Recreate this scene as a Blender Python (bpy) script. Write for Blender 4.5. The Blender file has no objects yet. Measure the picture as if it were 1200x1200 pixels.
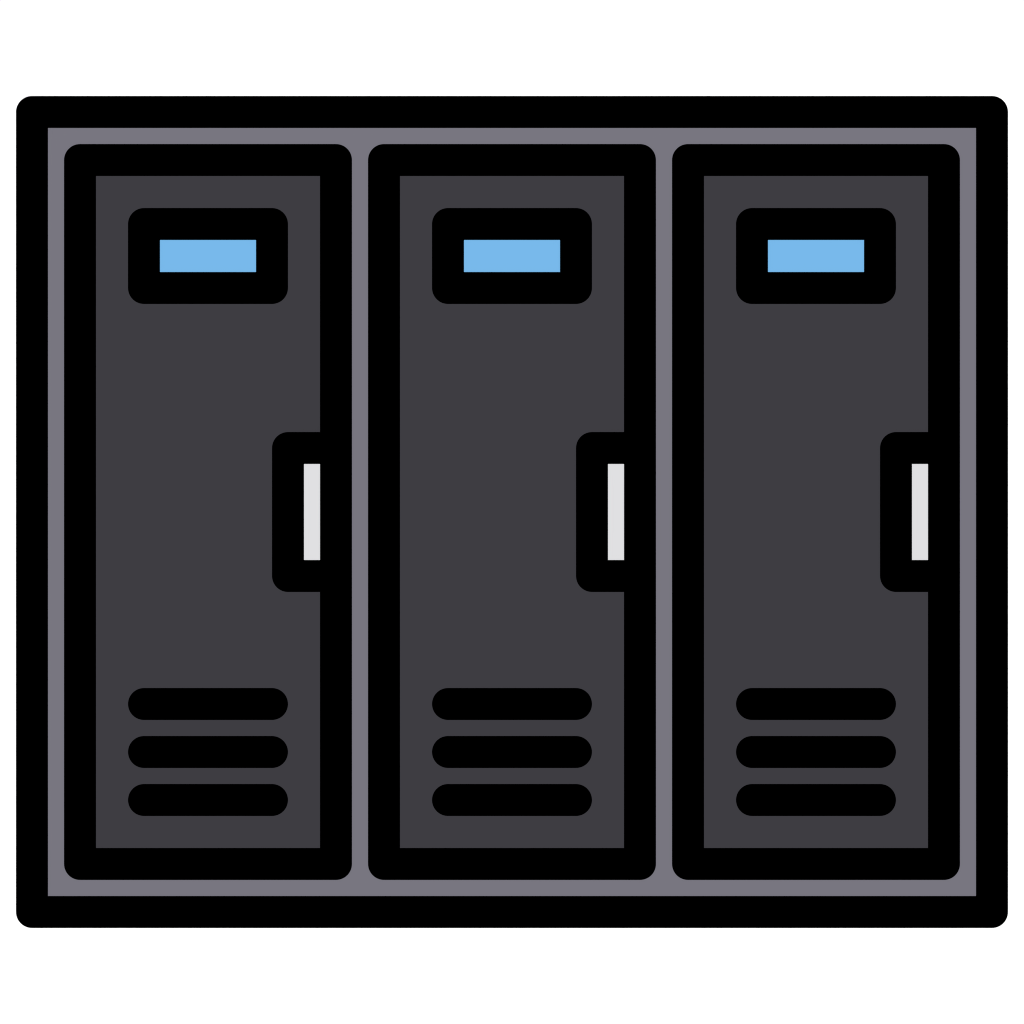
import bpy, bmesh, math
from mathutils import Vector

S = bpy.context.scene
C = S.collection
U = 0.00185            # metres per drawing unit (cabinet about 1.8 m tall)
G = 18.75              # drawing module: every size is a multiple of this

def X(p): return (p - 600) * U
def Z(p): return (1200 - p) * U

# ---------------------------------------------------------------- materials
def srgb(h):
    v = [int(h[i:i+2], 16) / 255 for i in (0, 2, 4)]
    return [c / 12.92 if c <= 0.04045 else ((c + 0.055) / 1.055) ** 2.4 for c in v]

LIGHT = 1.2825           # irradiance / pi that a front face receives
def matte(name, h, light=LIGHT, rgb=None):
    m = bpy.data.materials.new(name); m.use_nodes = True
    nt = m.node_tree; nt.nodes.clear()
    out = nt.nodes.new('ShaderNodeOutputMaterial')
    d = nt.nodes.new('ShaderNodeBsdfDiffuse')
    c = rgb or [k / light for k in srgb(h)]
    d.inputs['Color'].default_value = (*c, 1)
    nt.links.new(d.outputs[0], out.inputs['Surface'])
    m.diffuse_color = (*c, 1)
    return m

M_BLACK = matte('black_matte_enamel', '000000')
M_FRAME = matte('mid_grey_paint', '787680', 1.270)
M_DOOR = matte('charcoal_paint', '3E3D42', 1.270)
M_BLUE = matte('blue_card', '78B9EB')
M_GRIP = matte('pale_grey_metal', 'E0E0E2')
M_WALL = matte('white_wall_paint', '', rgb=[0.88, 0.88, 0.88])

# ---------------------------------------------------------------- geometry
def outline(x0, y0, x1, y1, r=0.0, seg=14, corners='abcd'):
    """rounded rectangle, drawing units; corners a=top left b=top right c=bottom right d=bottom left"""
    spec = [('a', x0, y0, 1, 1, 180), ('b', x1, y0, -1, 1, 270), ('c', x1, y1, -1, -1, 0), ('d', x0, y1, 1, -1, 90)]
    pts = []
    for k, cx, cy, sx, sy, a0 in spec:
        if r <= 0 or k not in corners:
            pts.append((cx, cy)); continue
        ox, oy = cx + sx * r, cy + sy * r
        for i in range(seg + 1):
            a = math.radians(a0 + 90 * i / seg)
            pts.append((ox + r * math.cos(a), oy + r * math.sin(a)))
    return pts

def slab(name, mat, outer, holes, front, back, parent=None, bevel=0.0, bseg=3):
    """plate with openings: front / back are depths along Y (the front looks to -Y)"""
    bm = bmesh.new()
    edges = []
    for loop in [outer] + list(holes):
        clean = []
        for p in loop:
            if not clean or math.hypot(p[0]-clean[-1][0], p[1]-clean[-1][1]) > 1e-3: clean.append(p)
        if math.hypot(clean[0][0]-clean[-1][0], clean[0][1]-clean[-1][1]) < 1e-3: clean.pop()
        vs = [bm.verts.new((X(a), front, Z(b))) for a, b in clean]
        for i in range(len(vs)): edges.append(bm.edges.new((vs[i], vs[(i+1) % len(vs)])))
    bmesh.ops.triangle_fill(bm, use_beauty=True, use_dissolve=False, edges=edges, normal=(0, -1, 0))
    for f in bm.faces:
        if f.normal.y > 0: f.normal_flip()
    ext = bmesh.ops.extrude_face_region(bm, geom=list(bm.faces), use_keep_orig=True)
    for v in [g for g in ext['geom'] if isinstance(g, bmesh.types.BMVert)]: v.co.y = back
    bmesh.ops.recalc_face_normals(bm, faces=bm.faces)
    if bevel > 0:
        sel = [e for e in bm.edges if len(e.link_faces) == 2 and e.calc_face_angle(0) > 1.2
               and all(abs(v.co.y - front) < 1e-6 for v in e.verts)]
        bmesh.ops.bevel(bm, geom=sel, offset=bevel, segments=bseg, profile=0.5, affect='EDGES', clamp_overlap=True)
    me = bpy.data.meshes.new(name); bm.to_mesh(me); bm.free()
    me.materials.append(mat)
    o = bpy.data.objects.new(name, me); C.objects.link(o)
    if parent: o.parent = parent
    return o

# ---------------------------------------------------------------- the wall behind
wall = slab('wall', M_WALL, outline(-3000, -2200, 4200, 3400), [], 0.0, 0.12)
wall['kind'] = 'structure'

# ---------------------------------------------------------------- the lockers
DEPTH = 0.40                                   # cabinet depth; its front stands at y = -DEPTH
F = -DEPTH
bank = bpy.data.objects.new('locker_bank', None)
bank.empty_display_size = 0.3
C.objects.link(bank)
bank['label'] = 'grey metal locker bank with three charcoal doors, blue name cards and thick black outlines'
bank['category'] = 'lockers'

# black casing: outer rim plus sides, top, bottom
casing = slab('casing', M_BLACK, outline(G, 112.5, 1181.25, 1087.5, G),
              [outline(56.25, 150, 1143.75, 1050)], F, -0.012, bank, bevel=0.0022)
casing['label'] = 'black outer casing with rounded corners'
back = slab('back_panel', M_FRAME, outline(50, 144, 1150, 1056), [], -0.011, -0.001, bank)

OX = [0, 356.25, 712.5]                        # the three doors
# grey face frame: three door openings, held inside the casing rim
face = slab('face_frame', M_FRAME, outline(56.25, 150, 1143.75, 1050),
            [outline(75 + 12 + o, 168.75 + 12, 412.5 - 12 + o, 1031.25 - 12) for o in OX],
            F + 0.006, F + 0.026, bank)
face['label'] = 'mid grey face frame between the doors'

def make_door():
    d = slab('locker_door', M_DOOR, outline(100, 194, 388, 1006), [], F + 0.003, F + 0.022, bank)
    slab('door_frame', M_BLACK, outline(75, 168.75, 412.5, 1031.25, G),
         [outline(112.5, 206.25, 375, 993.75)], F - 0.003, F + 0.0057, d, bevel=0.0018)
    # name card behind its black holder
    slab('card_holder', M_BLACK, outline(150, 243.75, 337.5, 356.25, G),
         [outline(187.5, 281.25, 300, 318.75)], F - 0.002, F + 0.0028, d, bevel=0.0015)
    slab('name_card', M_BLUE, outline(186, 280, 301.5, 320), [], F + 0.0012, F + 0.0022, d)
    # pull handle at the closing edge: black surround, pale grip inside it
    slab('handle_surround', M_BLACK, outline(318.75, 506.25, 394, 693.75, G, corners='ad'),
         [outline(356.25, 543.75, 375, 656.25)], F - 0.009, F + 0.0028, d, bevel=0.0018)
    g = slab('handle_grip', M_GRIP, outline(356.25, 543.75, 375, 656.25), [], F - 0.0075, F + 0.0022, d)
    for y in (806.25, 862.5, 918.75):
        slab('vent_slot', M_BLACK, outline(150, y, 337.5, y + 37.5, 18.75, seg=20), [], F - 0.004, F + 0.0028, d,
             bevel=0.003, bseg=4)
    return d

door = make_door()
for off in OX[1:]:
    c = door.copy(); C.objects.link(c); c.parent = bank
    c.location.x = off * U
    for ch in list(door.children):
        k = ch.copy(); C.objects.link(k); k.parent = c

# ---------------------------------------------------------------- light
w = bpy.data.worlds.new('World'); S.world = w; w.use_nodes = True
bg = w.node_tree.nodes['Background']
bg.inputs['Color'].default_value = (1, 1, 1, 1)
bg.inputs['Strength'].default_value = 0.08

sun = bpy.data.lights.new('frontal_light', 'SUN')
sun.energy = 1.20 * math.pi
sun.angle = math.radians(0.1)
so = bpy.data.objects.new('frontal_light', sun); C.objects.link(so)
so.location = (0, -4, Z(600)); so.rotation_euler = (math.radians(90), 0, 0)

# ---------------------------------------------------------------- camera
cam = bpy.data.cameras.new('camera'); cam.type = 'ORTHO'; cam.ortho_scale = 1200 * U
cam.clip_end = 100
co = bpy.data.objects.new('camera', cam); C.objects.link(co)
co.location = (0, -6, Z(600)); co.rotation_euler = (math.radians(90), 0, 0)
S.camera = co

vs = S.view_settings
vs.view_transform = 'Standard'; vs.look = 'None'; vs.exposure = 0; vs.gamma = 1; vs.use_curve_mapping = False
S.render.engine = 'CYCLES'
S.render.resolution_x = S.render.resolution_y = 1024
S.render.dither_intensity = 0
S.cycles.filter_width = 1.1
